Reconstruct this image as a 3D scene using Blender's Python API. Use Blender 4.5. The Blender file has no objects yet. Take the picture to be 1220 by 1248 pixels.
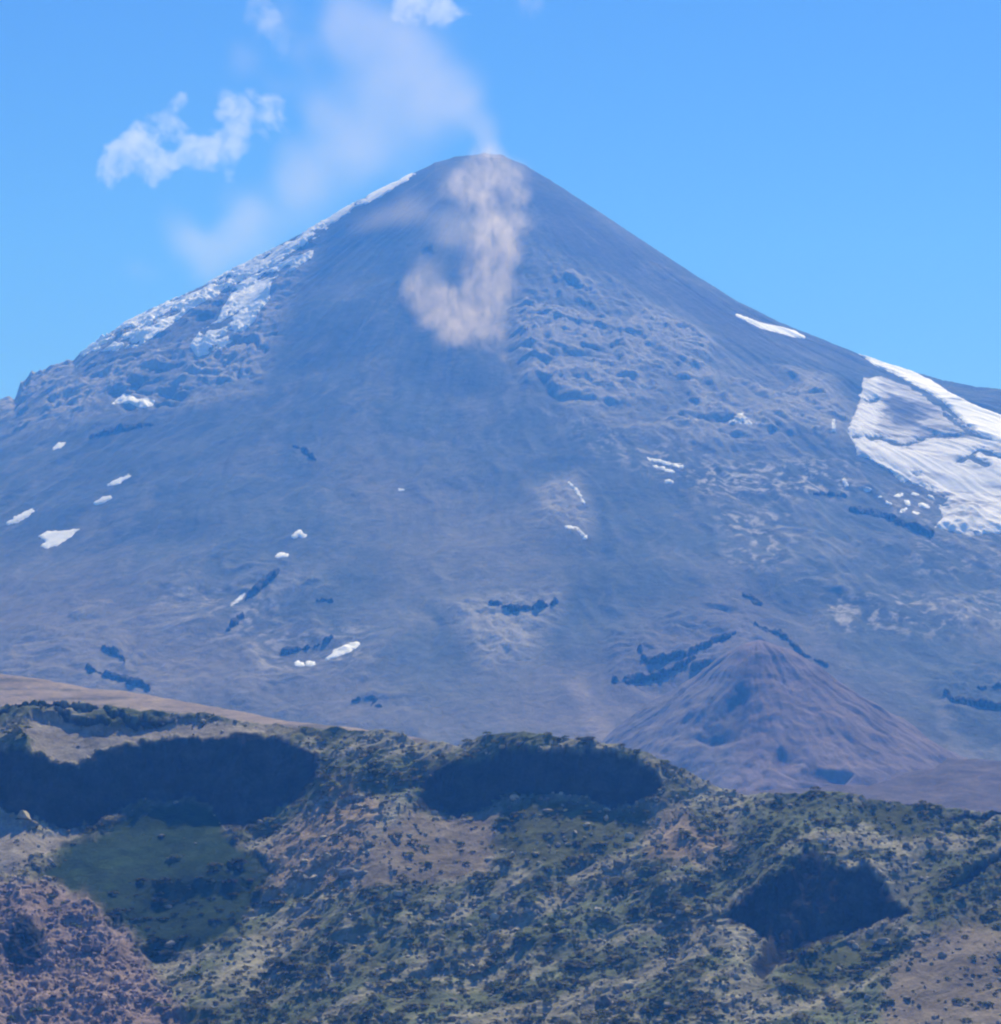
import bpy, math, random
import numpy as np

rng = np.random.default_rng(7)
random.seed(7)
scene = bpy.context.scene
COL = scene.collection

# ------------------------------------------------------------------ camera
F = 3459.0                      # focal length in photo pixels (photo 1220 x 1248)
PITCH = math.radians(6.1)
CP, SP = math.cos(PITCH), math.sin(PITCH)

def ray(u, v):
    a = (np.asarray(u, float) - 610.0) / F
    b = (624.0 - np.asarray(v, float)) / F
    return a, CP - b * SP, SP + b * CP          # x, y, z for unit depth

def at_y(u, v, y):
    dx, dy, dz = ray(u, v)
    t = y / dy
    return dx * t, np.zeros_like(t) + y, dz * t

def project(x, y, z):
    d = y * CP + z * SP
    d = np.where(np.abs(d) < 1e-3, 1e-3, d)
    return 610.0 + F * x / d, 624.0 - F * (-y * SP + z * CP) / d

cam_d = bpy.data.cameras.new('camera')
cam = bpy.data.objects.new('camera', cam_d)
COL.objects.link(cam)
cam.rotation_euler = (math.pi / 2 + PITCH, 0, 0)
cam_d.sensor_fit = 'HORIZONTAL'
cam_d.sensor_width = 36.0
cam_d.lens = 36.0 * F / 1220.0
cam_d.clip_start = 0.5
cam_d.clip_end = 90000
scene.camera = cam

# ------------------------------------------------------------------ numeric helpers
_G = rng.normal(size=(256, 3)).astype(np.float32)
_G /= np.linalg.norm(_G, axis=1, keepdims=True)
_P = np.concatenate([rng.permutation(256)] * 3).astype(np.int32)

def perlin(x, y, z):
    x = np.asarray(x, np.float32); y = np.asarray(y, np.float32); z = np.asarray(z, np.float32)
    x, y, z = np.broadcast_arrays(x, y, z)
    xi = np.floor(x).astype(np.int32); yi = np.floor(y).astype(np.int32); zi = np.floor(z).astype(np.int32)
    fx = x - xi; fy = y - yi; fz = z - zi
    ux = fx * fx * fx * (fx * (fx * 6 - 15) + 10)
    uy = fy * fy * fy * (fy * (fy * 6 - 15) + 10)
    uz = fz * fz * fz * (fz * (fz * 6 - 15) + 10)
    xi &= 255; yi &= 255; zi &= 255
    def g(i, j, k):
        h = _P[_P[_P[xi + i] + yi + j] + zi + k]
        v = _G[h]
        return v[..., 0] * (fx - i) + v[..., 1] * (fy - j) + v[..., 2] * (fz - k)
    a = g(0, 0, 0); a += (g(1, 0, 0) - a) * ux
    b = g(0, 1, 0); b += (g(1, 1, 0) - b) * ux
    a += (b - a) * uy
    c = g(0, 0, 1); c += (g(1, 0, 1) - c) * ux
    d = g(0, 1, 1); d += (g(1, 1, 1) - d) * ux
    c += (d - c) * uy
    return a + (c - a) * uz

def fbm(x, y, z, octaves=4, gain=0.5):
    s, a, f = 0, 1.0, 1.0
    for i in range(octaves):
        s = s + a * perlin(x * f + 17.3 * i, y * f + 5.1 * i, z * f + 9.7 * i)
        a *= gain; f *= 2.03
    return s

def ridged(x, y, z, octaves=4, gain=0.5):
    s, a, f = 0, 1.0, 1.0
    for i in range(octaves):
        s = s + a * (1.0 - 2.6 * np.abs(perlin(x * f + 31.7 * i, y * f + 3.9 * i, z * f + 7.7 * i)))
        a *= gain; f *= 2.07
    return s

def sdf_poly(u, v, poly):
    """signed distance, positive inside"""
    p = np.asarray(poly, np.float32); q = np.roll(p, -1, axis=0)
    d2 = np.full(u.shape, 1e12, np.float32); ins = np.zeros(u.shape, bool)
    for (x0, y0), (x1, y1) in zip(p, q):
        ex, ey = x1 - x0, y1 - y0
        t = np.clip(((u - x0) * ex + (v - y0) * ey) / (ex * ex + ey * ey + 1e-9), 0, 1)
        d2 = np.minimum(d2, (u - x0 - t * ex) ** 2 + (v - y0 - t * ey) ** 2)
        c = (y0 > v) != (y1 > v)
        if y1 != y0:
            ins ^= c & (u < (x1 - x0) * (v - y0) / (y1 - y0) + x0)
    return np.sqrt(d2) * np.where(ins, 1, -1)

def sdf_line(u, v, pts):
    """positive inside; pts = (u, v, half width)"""
    best = np.full(u.shape, -1e6, np.float32)
    for (x0, y0, r0), (x1, y1, r1) in zip(pts[:-1], pts[1:]):
        ex, ey = x1 - x0, y1 - y0
        t = np.clip(((u - x0) * ex + (v - y0) * ey) / (ex * ex + ey * ey + 1e-9), 0, 1)
        best = np.maximum(best, r0 + (r1 - r0) * t - np.hypot(u - x0 - t * ex, v - y0 - t * ey))
    return best

def sstep(x, a, b):
    t = np.clip((x - a) / (b - a), 0, 1)
    return t * t * (3 - 2 * t)

def gauss(a, sigma, axis):
    r = int(3 * sigma) + 1
    k = np.exp(-0.5 * (np.arange(-r, r + 1) / sigma) ** 2); k /= k.sum()
    pad = [(0, 0)] * a.ndim; pad[axis] = (r, r)
    b = np.pad(a, pad, mode='edge')
    return np.apply_along_axis(lambda m: np.convolve(m, k, 'valid'), axis, b)

# ------------------------------------------------------------------ object helpers
def tag(o, label=None, cat=None, kind=None, group=None):
    if label: o['label'] = label
    if cat: o['category'] = cat
    if kind: o['kind'] = kind
    if group: o['group'] = group
    return o

def mesh_from(name, verts, quads=None, tris=None, mat=None, smooth=True, colors=None, parent=None, base=None):
    """one mesh object from arrays; its origin is put at base"""
    verts = np.asarray(verts, np.float32).reshape(-1, 3)
    if base is None:
        base = np.array([verts[:, 0].mean(), verts[:, 1].mean(), verts[:, 2].min()])
    base = np.asarray(base, np.float32)
    me = bpy.data.meshes.new(name)
    vv = verts - base
    nq = 0 if quads is None else len(quads)
    nt = 0 if tris is None else len(tris)
    loops = []
    if nq: loops.append(np.asarray(quads, np.int32).ravel())
    if nt: loops.append(np.asarray(tris, np.int32).ravel())
    loops = np.concatenate(loops)
    starts = np.concatenate([np.arange(nq) * 4, nq * 4 + np.arange(nt) * 3]).astype(np.int32)
    me.vertices.add(len(vv)); me.vertices.foreach_set('co', vv.ravel())
    me.loops.add(len(loops)); me.loops.foreach_set('vertex_index', loops)
    me.polygons.add(nq + nt); me.polygons.foreach_set('loop_start', starts)
    me.update(calc_edges=True)
    me.validate()
    me.polygons.foreach_set('use_smooth', np.full(len(me.polygons), smooth))
    if colors is not None:
        at = me.color_attributes.new('tint', 'FLOAT_COLOR', 'POINT')
        c = np.ones((len(vv), 4), np.float32); c[:, :3] = colors
        at.data.foreach_set('color', c.ravel())
    o = bpy.data.objects.new(name, me)
    COL.objects.link(o)
    o.location = base
    if mat: me.materials.append(mat)
    if parent: o.parent = parent
    return o

def grid_quads(ny, nx, keep=None):
    i = np.arange(ny * nx).reshape(ny, nx)
    q = np.stack([i[:-1, :-1], i[:-1, 1:], i[1:, 1:], i[1:, :-1]], -1)
    if keep is not None: q = q[keep]
    return q.reshape(-1, 4)

class NT:
    """small node-tree helper"""
    def __init__(s, mat):
        mat.use_nodes = True
        s.t = mat.node_tree; s.t.nodes.clear()
        s.out = s.t.nodes.new('ShaderNodeOutputMaterial')
    def n(s, typ, **kw):
        nd = s.t.nodes.new(typ)
        for k, v in kw.items():
            if k in nd.inputs and not hasattr(nd, k): nd.inputs[k].default_value = v
            else: setattr(nd, k, v)
        return nd
    def set(s, nd, name, val):
        if hasattr(val, 'is_linked') or hasattr(val, 'links'): s.t.links.new(val, nd.inputs[name])
        else: nd.inputs[name].default_value = val
    def l(s, a, b): s.t.links.new(a, b)
    def math(s, op, a, b=0.0, clamp=False):
        nd = s.t.nodes.new('ShaderNodeMath'); nd.operation = op; nd.use_clamp = clamp
        s.set(nd, 0, a); s.set(nd, 1, b)
        return nd.outputs[0]
    def noise(s, vec, scale, detail=4, rough=0.55, dist=0.0):
        nd = s.t.nodes.new('ShaderNodeTexNoise')
        nd.inputs['Scale'].default_value = scale; nd.inputs['Detail'].default_value = detail
        nd.inputs['Roughness'].default_value = rough; nd.inputs['Distortion'].default_value = dist
        s.l(vec, nd.inputs['Vector'])
        return nd.outputs['Fac']
    def mapr(s, x, a, b, c, d, smooth=False):
        nd = s.t.nodes.new('ShaderNodeMapRange')
        if smooth: nd.interpolation_type = 'SMOOTHSTEP'
        s.set(nd, 0, x)
        for i, v in enumerate((a, b, c, d)): nd.inputs[i + 1].default_value = v
        return nd.outputs[0]
    def mix(s, f, a, b, mode='MIX'):
        nd = s.t.nodes.new('ShaderNodeMix'); nd.data_type = 'RGBA'; nd.blend_type = mode
        s.set(nd, 0, f)
        for idx, v in ((6, a), (7, b)):
            if isinstance(v, tuple): nd.inputs[idx].default_value = (*v, 1)
            else: s.l(v, nd.inputs[idx])
        return nd.outputs[2]
    def pos(s, scale=(1, 1, 1)):
        g = s.t.nodes.new('ShaderNodeNewGeometry')
        m = s.t.nodes.new('ShaderNodeVectorMath'); m.operation = 'MULTIPLY'
        s.l(g.outputs['Position'], m.inputs[0]); m.inputs[1].default_value = scale
        return m.outputs[0]

def ground_material(name, s1, s2, contrast=0.5, bump=0.6, bump_dist=1.0, rough=0.95, stretch=(1, 1, 1)):
    """tint attribute broken up by two scales of noise, with matching relief"""
    m = bpy.data.materials.new(name); t = NT(m)
    p = t.pos(stretch)
    at = t.n('ShaderNodeVertexColor'); at.layer_name = 'tint'
    a = t.noise(p, s1, 6, 0.6, 0.3); b = t.noise(p, s2, 5, 0.65)
    k = t.math('MULTIPLY', t.mapr(a, 0.3, 0.7, 1 - contrast, 1 + contrast), t.mapr(b, 0.3, 0.7, 1 - contrast * .8, 1 + contrast * .8))
    cm = t.n('ShaderNodeVectorMath'); cm.operation = 'SCALE'
    t.l(at.outputs['Color'], cm.inputs[0]); t.l(k, cm.inputs['Scale'])
    bs = t.n('ShaderNodeBsdfPrincipled')
    bs.inputs['Roughness'].default_value = rough
    bs.inputs['Specular IOR Level'].default_value = 0.0
    t.l(cm.outputs[0], bs.inputs['Base Color'])
    bp = t.n('ShaderNodeBump'); bp.inputs['Strength'].default_value = bump; bp.inputs['Distance'].default_value = bump_dist
    t.l(t.math('ADD', a, t.math('MULTIPLY', b, 0.5)), bp.inputs['Height'])
    t.l(bp.outputs[0], bs.inputs['Normal'])
    t.l(bs.outputs[0], t.out.inputs['Surface'])
    return m

# ------------------------------------------------------------------ light
SUN_EL, SUN_AZ = math.radians(46), math.radians(14)      # azimuth measured from +Y towards +X
sd = bpy.data.lights.new('sun', 'SUN'); so = bpy.data.objects.new('sun', sd); COL.objects.link(so)
sd.energy = 4.6; sd.angle = math.radians(0.5); sd.color = (1.0, 0.975, 0.94)
from mathutils import Vector
sdir = Vector((math.sin(SUN_AZ) * math.cos(SUN_EL), math.cos(SUN_AZ) * math.cos(SUN_EL), math.sin(SUN_EL)))
so.rotation_euler = sdir.to_track_quat('Z', 'Y').to_euler()
so.location = (0, 0, 60)
w = bpy.data.worlds.new('World'); scene.world = w; w.use_nodes = True
wt = w.node_tree; bg = wt.nodes['Background']
sky = wt.nodes.new('ShaderNodeTexSky'); sky.sky_type = 'NISHITA'; sky.sun_disc = False
sky.sun_elevation = SUN_EL; sky.sun_rotation = SUN_AZ; sky.altitude = 3000
sky.air_density = 1.0; sky.dust_density = 0.0; sky.ozone_density = 6.0
hs = wt.nodes.new('ShaderNodeHueSaturation'); hs.inputs['Saturation'].default_value = 1.17; hs.inputs['Hue'].default_value = 0.516
wt.links.new(sky.outputs[0], hs.inputs['Color']); wt.links.new(hs.outputs[0], bg.inputs[0]); bg.inputs[1].default_value = 0.098

# ------------------------------------------------------------------ haze
m = bpy.data.materials.new('haze_air'); t = NT(m)
pv = t.n('ShaderNodeVolumePrincipled')
HAZE_D = 1.0e-4
pv.inputs['Color'].default_value = (0.05, 0.275, 1.0, 1)
pv.inputs['Absorption Color'].default_value = (1, 1, 1, 1)
pv.inputs['Density'].default_value = HAZE_D
pv.inputs['Anisotropy'].default_value = 0.25
t.l(pv.outputs[0], t.out.inputs['Volume'])
HX, HY0, HY1, HZ0, HZ1 = 6500, -1600, 12600, -320, 2560
hv = [(sx * HX, y, z) for z in (HZ0, HZ1) for y in (HY0, HY1) for sx in (-1, 1)]
hz = mesh_from('haze', hv, quads=[(0, 2, 3, 1), (4, 5, 7, 6), (0, 1, 5, 4), (2, 6, 7, 3), (0, 4, 6, 2), (1, 3, 7, 5)], mat=m, smooth=False)
tag(hz, 'thin blue haze filling the air between the viewer and the volcano', 'haze', 'stuff')

# ------------------------------------------------------------------ volcano
SIL = np.array([(-260, 610), (-150, 560), (0, 487), (18, 479), (26, 466), (38, 455), (60, 446), (90, 436), (120, 413), (150, 394), (200, 370), (250, 346),
    (300, 320), (350, 293), (400, 266), (430, 248), (470, 228), (500, 212), (530, 198), (555, 191), (590, 187), (612, 189),
    (640, 201), (670, 218), (700, 238), (750, 270), (800, 303), (850, 336), (900, 367), (950, 392), (1000, 412), (1050, 432),
    (1100, 449), (1150, 463), (1190, 471), (1220, 474), (1300, 490), (1480, 540)], float)
YS = 8000.0
xs_, _, ZS = at_y(605, 185, YS); XS = float(xs_); ZS = float(ZS) + 8

def axis(lo, hi, a, b, step, grow):
    mid = np.arange(a, b + step, step)
    l, s, p = [], step, a
    while p > lo: s *= grow; p -= s; l.append(p)
    r, s, p = [], step, mid[-1]
    while p < hi: s *= grow; p += s; r.append(p)
    return np.concatenate([l[::-1], mid, r])

GX = axis(-5600, 5600, -1520, 1520, 4.5, 1.12)
GY = axis(3300, 12000, 4250, 8300, 5.5, 1.12)
X, Y = np.meshgrid(GX, GY)
R = np.hypot(X - XS, Y - YS); TH = np.arctan2(X - XS, -(Y - YS))
Re = np.sqrt(R * R + 70.0 ** 2) - 70.0
drop = np.where(Re < 5200, 0.665 * Re - 3.95e-5 * Re * Re, 0.665 * 5200 - 3.95e-5 * 5200 ** 2 + (Re - 5200) * .25)
Z = ZS - drop
base_floor = -60.0
Z = base_floor + 0.5 * ((Z - base_floor) + np.sqrt((Z - base_floor) ** 2 + 90.0 ** 2))
U, V = project(X, Y, Z)
# roughness zones, read in the view of the flank
def soft(poly, w=30): return sstep(sdf_poly(U, V, poly), -w, w)
zr_up = soft([(628, 285), (700, 300), (800, 360), (900, 410), (1010, 445), (1045, 520), (1010, 545), (860, 545), (730, 520), (640, 480), (618, 400)], 26)
zr_left = soft([(-300, 600), (-100, 520), (0, 480), (60, 440), (250, 340), (400, 260), (380, 320), (330, 430), (310, 480), (200, 510), (60, 530)], 20)
zr_mid = soft([(780, 540), (1040, 560), (1230, 640), (1400, 700), (1400, 790), (1220, 790), (1000, 770), (900, 690), (800, 600)], 35)
zr_a = soft([(545, 745), (610, 738), (685, 730), (650, 800), (590, 822)], 22)
zr_b = soft([(645, 600), (700, 585), (722, 640), (712, 660), (660, 650)], 18)
zr_c = soft([(740, 770), (900, 730), (940, 790), (900, 830), (750, 840)], 14)
zr_ll = soft([(-200, 740), (60, 730), (240, 690), (370, 660), (470, 770), (500, 880), (100, 870), (-200, 860)], 35)
zr_r = soft([(1130, 820), (1400, 800), (1400, 910), (1160, 890)], 12)
zr_sm = soft([(60, 560), (330, 480), (420, 330), (500, 300), (560, 480), (660, 500), (900, 600), (840, 720), (600, 700), (420, 650), (100, 720)], 50)
smooth_strip = soft([(640, 215), (760, 280), (900, 372), (1040, 432), (1000, 428), (860, 385), (740, 320), (650, 290)], 14)
nx, nr, nz = (X - XS), R, Z
A1, A2 = TH * 26.0, R / 115.0
WX = X + 95 * fbm(X / 190, Y / 190, np.float32(11.1), 3); WY = Y + 120 * fbm(X / 190, Y / 190, np.float32(22.2), 3)
patch = sstep(fbm(WX / 210, WY / 260, np.float32(4.4), 4, .6), -.28, .42)           # where rock breaks through the ash
patch2 = sstep(fbm(WX / 95, WY / 150, np.float32(14.4), 4, .6), -.15, .45)
fall = (X - XS) * .35 + (Y - YS) * .94
r2 = fbm(WX / 75, WY / 110, Z / 75, 5, 0.58)
r3 = ridged(TH * 70.0, R / 260.0, np.float32(3.1), 3, 0.5)           # fall-line gullies
r3b = ridged(TH * 24.0 + .7 * fbm(X / 260, Y / 260, np.float32(9.9), 3), R / 900.0, np.float32(6.1), 3, 0.5)
big = fbm(X / 420, Y / 420, np.float32(1.7), 3)
r4 = ridged(WX / 62, WY / 105, Z / 70, 5, 0.70)
r5 = ridged((WX + .45 * WY) / 120, WY / 55, Z / 100, 4, .6)
h = big * 26.0 + r3b * 7.0 * sstep(R, 200, 900) * (1 - .6 * smooth_strip)
h += r3 * (1.4 + 1.6 * zr_mid) * sstep(R, 120, 500) * (1 - .75 * smooth_strip) * (1 - .55 * zr_sm)
zr_frost = soft([(86, 437), (130, 403), (200, 366), (300, 314), (400, 260), (500, 208), (474, 240), (410, 280), (375, 310), (330, 360), (296, 405), (262, 430), (230, 422), (276, 366), (240, 380), (170, 420), (110, 426)], 10)
rocky = (1 - .75 * zr_frost) * np.clip(zr_up * (.25 + .95 * patch) + zr_left * (.35 + .8 * patch) + zr_mid * patch * patch2 * .55 + zr_ll * patch2 * .35, 0, 1.2) * (1 - smooth_strip)
h += (rocky * 10 + .8) * r2 * .8
h += (rocky * 6.5 + zr_a * 6.5 + zr_b * 6.5 + zr_c * 6 + zr_r * 6) * r4 * (1 - smooth_strip)
h += rocky * 5.0 * r5
# benches: broken steps facing outwards in the rocky zones
bench = (Z + r2 * 34 + 60 * fbm(WX / 260, WY / 260, np.float32(3.8), 3)) / 58.0
st = (bench - np.floor(bench)); st = sstep(st, 0.66, 0.97) - st
h += st * 58.0 * 0.42 * np.clip(zr_left * patch2 * .95 + zr_mid * .35 * patch2 * patch + zr_up * .3 * patch2, 0, 1)
h *= sstep(R, 0, 160) * .8 + .2
h *= np.exp(-np.clip(R - 4600, 0, 1e9) / 600)
# the chute the dust runs down
chute = sstep(sdf_line(U, V, [(600, 190, 20), (600, 300, 32), (585, 380, 46), (615, 440, 12), (632, 478, 5)]), -25, 20)
h -= chute * 16 * (Y < YS)
Z = Z + h
tu, tv = SIL[:, 0], SIL[:, 1]
for it in range(7):
    U, V = project(X, Y, Z)
    bins = np.arange(-300, 1521, 4)
    bi = np.clip(np.digitize(U, bins) - 1, 0, len(bins) - 1)
    sil = np.full(len(bins), 1e9)
    ok = (U > -300) & (U < 1520) & (Y > 4300)
    np.minimum.at(sil, bi[ok], V[ok])
    bad = sil > 1e8
    sil[bad] = np.interp(bins[bad], bins[~bad], sil[~bad])
    sil_s = gauss(sil, 1.6, 0)
    tgt = np.interp(bins + 2, tu, tv)
    dlt = sil_s - tgt
    if it < 2: dlt = gauss(dlt, 14, 0)
    reach = 330.0 if it < 2 else 45.0
    D = np.interp(U, bins + 2, dlt); S = np.interp(U, bins + 2, sil_s)
    wgt = np.clip(1 - (V - S) / reach, 0, 1) ** 2
    Z = Z + D * (Y * CP + Z * SP) / F * wgt * np.clip(1 - (R - 4000) / 1200, 0, 1)
U, V = project(X, Y, Z)
VZ = Z

def vz(x, y):
    i = np.clip(np.searchsorted(GX, x) - 1, 0, len(GX) - 2); j = np.clip(np.searchsorted(GY, y) - 1, 0, len(GY) - 2)
    a = np.clip((x - GX[i]) / (GX[i + 1] - GX[i]), 0, 1); b = np.clip((y - GY[j]) / (GY[j + 1] - GY[j]), 0, 1)
    return (VZ[j, i] * (1 - a) + VZ[j, i + 1] * a) * (1 - b) + (VZ[j + 1, i] * (1 - a) + VZ[j + 1, i + 1] * a) * b

def hit(u, v):
    """point where the sight line through photo pixel (u, v) meets the volcano"""
    dx, dy, dz = ray(u, v)
    ys = np.arange(3600, 9000, 4.0); t = ys / dy
    below = dz * t < vz(dx * t, ys)
    k = int(np.argmax(below)) if below.any() else int((8000 - 3600) / 4)
    return np.array([dx * t[k], ys[k], dz * t[k]])

# true colours of the ash and rock
c = np.empty(Z.shape + (3,), np.float32); c[:] = (0.060, 0.071, 0.078)
lo = fbm(X / 300, Y / 300, np.float32(8.2), 4)[..., None]
c *= 1 + 0.35 * lo
def tint(mask, col, k=1.0):
    global c
    mm = np.clip(mask, 0, 1)[..., None] * k
    c = c * (1 - mm) + np.asarray(col, np.float32) * mm
tint(soft([(640, 210), (900, 370), (1050, 440), (900, 425), (740, 330), (650, 290)], 20), (0.062, 0.062, 0.070), .8)
streak = sstep(fbm(TH * 60 + r2, R / 300, np.float32(2.2), 4), 0.0, 0.5)
tint(streak * (rocky * .9 + .12), (0.165, 0.158, 0.152), .65)
dab_n = sstep(fbm(WX / 26, WY / 34, Z / 30, 4, .62), .02, .38)
dabs = np.zeros_like(U)
for pl_, k_ in (([(845, 560), (1045, 562), (1045, 604), (850, 608)], .9), ([(1005, 726), (1300, 726), (1300, 778), (1010, 768)], .8), ([(870, 618), (965, 618), (965, 692), (890, 692)], .7), ([(190, 715), (345, 715), (330, 800), (200, 790)], .5),
                ([(310, 765), (450, 765), (440, 820), (315, 822)], .7), ([(1080, 600), (1160, 596), (1150, 640), (1090, 630)], 1.0), ([(670, 500), (880, 520), (860, 600), (740, 560)], .45), ([(1100, 650), (1300, 660), (1300, 710), (1120, 700)], .5)):
    dabs = np.maximum(dabs, soft(pl_, 16) * k_)
tint(dab_n * dabs, (0.30, 0.29, 0.285), .9)
tint((1 - dab_n) * dabs * sstep(fbm(WX / 40, WY / 26, np.float32(77), 3), .05, .35), (0.03, 0.034, 0.04), .6)
run = sstep(fbm(TH * 34 + fbm(X / 130, Y / 130, np.float32(3.3), 3) * 1.6, R / 700, np.float32(52), 5, .62), .08, .55)
tint(run * (1 - .5 * rocky), (0.150, 0.147, 0.145), .3)
tint(sstep(r4 + .6 * r5, 0.5, 1.5) * np.clip(rocky + zr_a + zr_b, 0, 1), (0.20, 0.198, 0.195), .8)
tint(sstep(fbm(WX / 160, WY / 330, np.float32(31), 4), .12, .5) * (1 - rocky), (0.115, 0.117, 0.118), .5)
tint(sstep(fbm(WX / 230, WY / 300, np.float32(37), 4), .1, .5) * (1 - rocky), (0.048, 0.055, 0.064), .35)
tint(soft([(1000, 250), (1240, 300), (1240, 560)], 5) * 0, (0, 0, 0))
tint(soft([(640, 860), (800, 760), (920, 720), (1000, 800), (1200, 960), (700, 960)], 60), (0.110, 0.100, 0.104), .7)
tint(soft([(-200, 700), (120, 680), (260, 760), (420, 860), (-200, 900)], 60), (0.13, 0.118, 0.108), .6)
tint(soft([(350, 770), (520, 840), (700, 820), (760, 920), (400, 920)], 50), (0.11, 0.105, 0.105), .6)
tint(soft([(690, 835), (705, 830), (745, 885), (760, 920), (735, 915)], 10), (0.17, 0.155, 0.15), .6)
tint(soft([(400, 560), (520, 560), (680, 640), (660, 720), (500, 730)], 60), (0.125, 0.12, 0.105), .6)
c = np.clip(c * np.array((1.90, 1.80, 1.64), np.float32), 0, .45)          # grey andesite
volc_mat = ground_material('volcanic_ash_and_rock', 0.045, 0.17, 0.2, 0.5, 9.0)
keep = np.ones((len(GY) - 1, len(GX) - 1), bool)
volcano = mesh_from('volcano', np.stack([X, Y, Z], -1), quads=grid_quads(len(GY), len(GX), keep), mat=volc_mat, colors=c.reshape(-1, 3), base=(XS, YS, -60))
tag(volcano, 'tall cone shaped grey volcano with steep ash slopes filling the view', 'volcano', 'structure')

# ------------------------------------------------------------------ things lying on the flank
def draped(name, label, cat, mat, maskf, bbox, thick, group=None, up=3, rough=0.0, rscale=14.0, kind=None, edge=4.0, bury=1.5, colf=None, whole=True):
    """a body lying on the slope: maskf(u, v, x, y) gives a signed distance in photo pixels, positive inside"""
    u0, v0, u1, v1 = bbox
    front = (U > u0) & (U < u1) & (V > v0) & (V < v1) & (Y < YS + 150)
    if not front.any(): return None
    jj, ii = np.where(front)
    j0, j1, i0, i1 = max(jj.min() - 1, 0), jj.max() + 2, max(ii.min() - 1, 0), ii.max() + 2
    xs = np.interp(np.arange(i0 * up, i1 * up) / up, np.arange(len(GX)), GX)
    ys = np.interp(np.arange(j0 * up, j1 * up) / up, np.arange(len(GY)), GY)
    x, y = np.meshgrid(xs, ys); z = vz(x, y)
    u, v = project(x, y, z)
    mk = maskf(u, v, x, y)
    k = np.minimum(mk, edge) / edge
    off = np.where(mk > 0, thick * np.sqrt(np.clip(k, 0, 1)), np.maximum(mk * 1.2, -bury) * 1.0)
    if rough: off = off + np.where(mk > -1, rough * (fbm(x / rscale, y / rscale, z / rscale, 4, .6)) * np.clip((mk + 1) / 4, 0, 1), 0)
    inside = mk > -1.2
    if whole:                                             # drop crumbs: one body stays
        lab = np.where(inside, np.arange(inside.size).reshape(inside.shape) + 1, 0)
        for _ in range(4000):
            p_ = np.pad(lab, 1); n_ = lab.copy()
            for sl_ in ((slice(0, -2), slice(1, -1)), (slice(2, None), slice(1, -1)), (slice(1, -1), slice(0, -2)), (slice(1, -1), slice(2, None)), (slice(0, -2), slice(0, -2)), (slice(2, None), slice(2, None)), (slice(0, -2), slice(2, None)), (slice(2, None), slice(0, -2))): n_ = np.maximum(n_, p_[sl_])
            n_ = np.where(inside, n_, 0)
            if (n_ == lab).all(): break
            lab = n_
        ids, cnt = np.unique(lab[lab > 0], return_counts=True)
        if len(ids): inside = lab == ids[np.argmax(cnt)]
    q = inside[:-1, :-1] & inside[1:, 1:] & inside[:-1, 1:] & inside[1:, :-1]
    if not q.any(): return None
    quads = grid_quads(len(ys), len(xs), q)
    vid, inv = np.unique(quads.ravel(), return_inverse=True)
    P = np.stack([x, y, z + off], -1).reshape(-1, 3)[vid]
    o = mesh_from(name, P, quads=inv.reshape(-1, 4), mat=mat, colors=None if colf is None else colf(u, v, x, y).reshape(-1, 3)[vid])
    return tag(o, label, cat, kind, group)

def snow_material(name, dirty, amount, sx=0.02, sy=0.05):
    m = bpy.data.materials.new(name); t = NT(m)
    p = t.pos((sx, sx, sy))
    a = t.noise(p, 1.0, 6, 0.62, 0.8); b = t.noise(t.pos(), 0.12, 4, 0.6)
    f = t.mapr(t.math('ADD', a, t.math('MULTIPLY', t.math('SUBTRACT', b, .5), .5)), 0.62 - amount, 0.8 - amount * .6, 0, 1, True)
    col = t.mix(f, (0.86, 0.87, 0.88), dirty)
    bs = t.n('ShaderNodeBsdfPrincipled'); bs.inputs['Roughness'].default_value = 0.8; bs.inputs['Specular IOR Level'].default_value = .2
    t.l(col, bs.inputs['Base Color'])
    bp = t.n('ShaderNodeBump'); bp.inputs['Strength'].default_value = .4; bp.inputs['Distance'].default_value = 3
    t.l(t.math('ADD', a, t.math('MULTIPLY', b, .6)), bp.inputs['Height']); t.l(bp.outputs[0], bs.inputs['Normal'])
    t.l(bs.outputs[0], t.out.inputs['Surface'])
    return m
snow_clean = snow_material('clean_snow', (0.72, 0.71, 0.70), 0.05)
snow_dirty = snow_material('ash_dusted_snow', (0.34, 0.33, 0.33), 0.22)
snow_frost = snow_material('patchy_frost', (0.55, 0.53, 0.52), 0.06)
lava_mat = bpy.data.materials.new('dark_lava_rock'); t = NT(lava_mat)
a = t.noise(t.pos(), 0.09, 6, .65); b = t.noise(t.pos(), 0.4, 4, .6)
bs = t.n('ShaderNodeBsdfPrincipled'); bs.inputs['Roughness'].default_value = .95; bs.inputs['Specular IOR Level'].default_value = .1
t.l(t.mix(t.mapr(a, .35, .65, 0, 1), (0.028, 0.028, 0.030), (0.085, 0.08, 0.077)), bs.inputs['Base Color'])
bp = t.n('ShaderNodeBump'); bp.inputs['Strength'].default_value = .7; bp.inputs['Distance'].default_value = 5
t.l(t.math('ADD', a, b), bp.inputs['Height']); t.l(bp.outputs[0], bs.inputs['Normal']); t.l(bs.outputs[0], t.out.inputs['Surface'])

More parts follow.
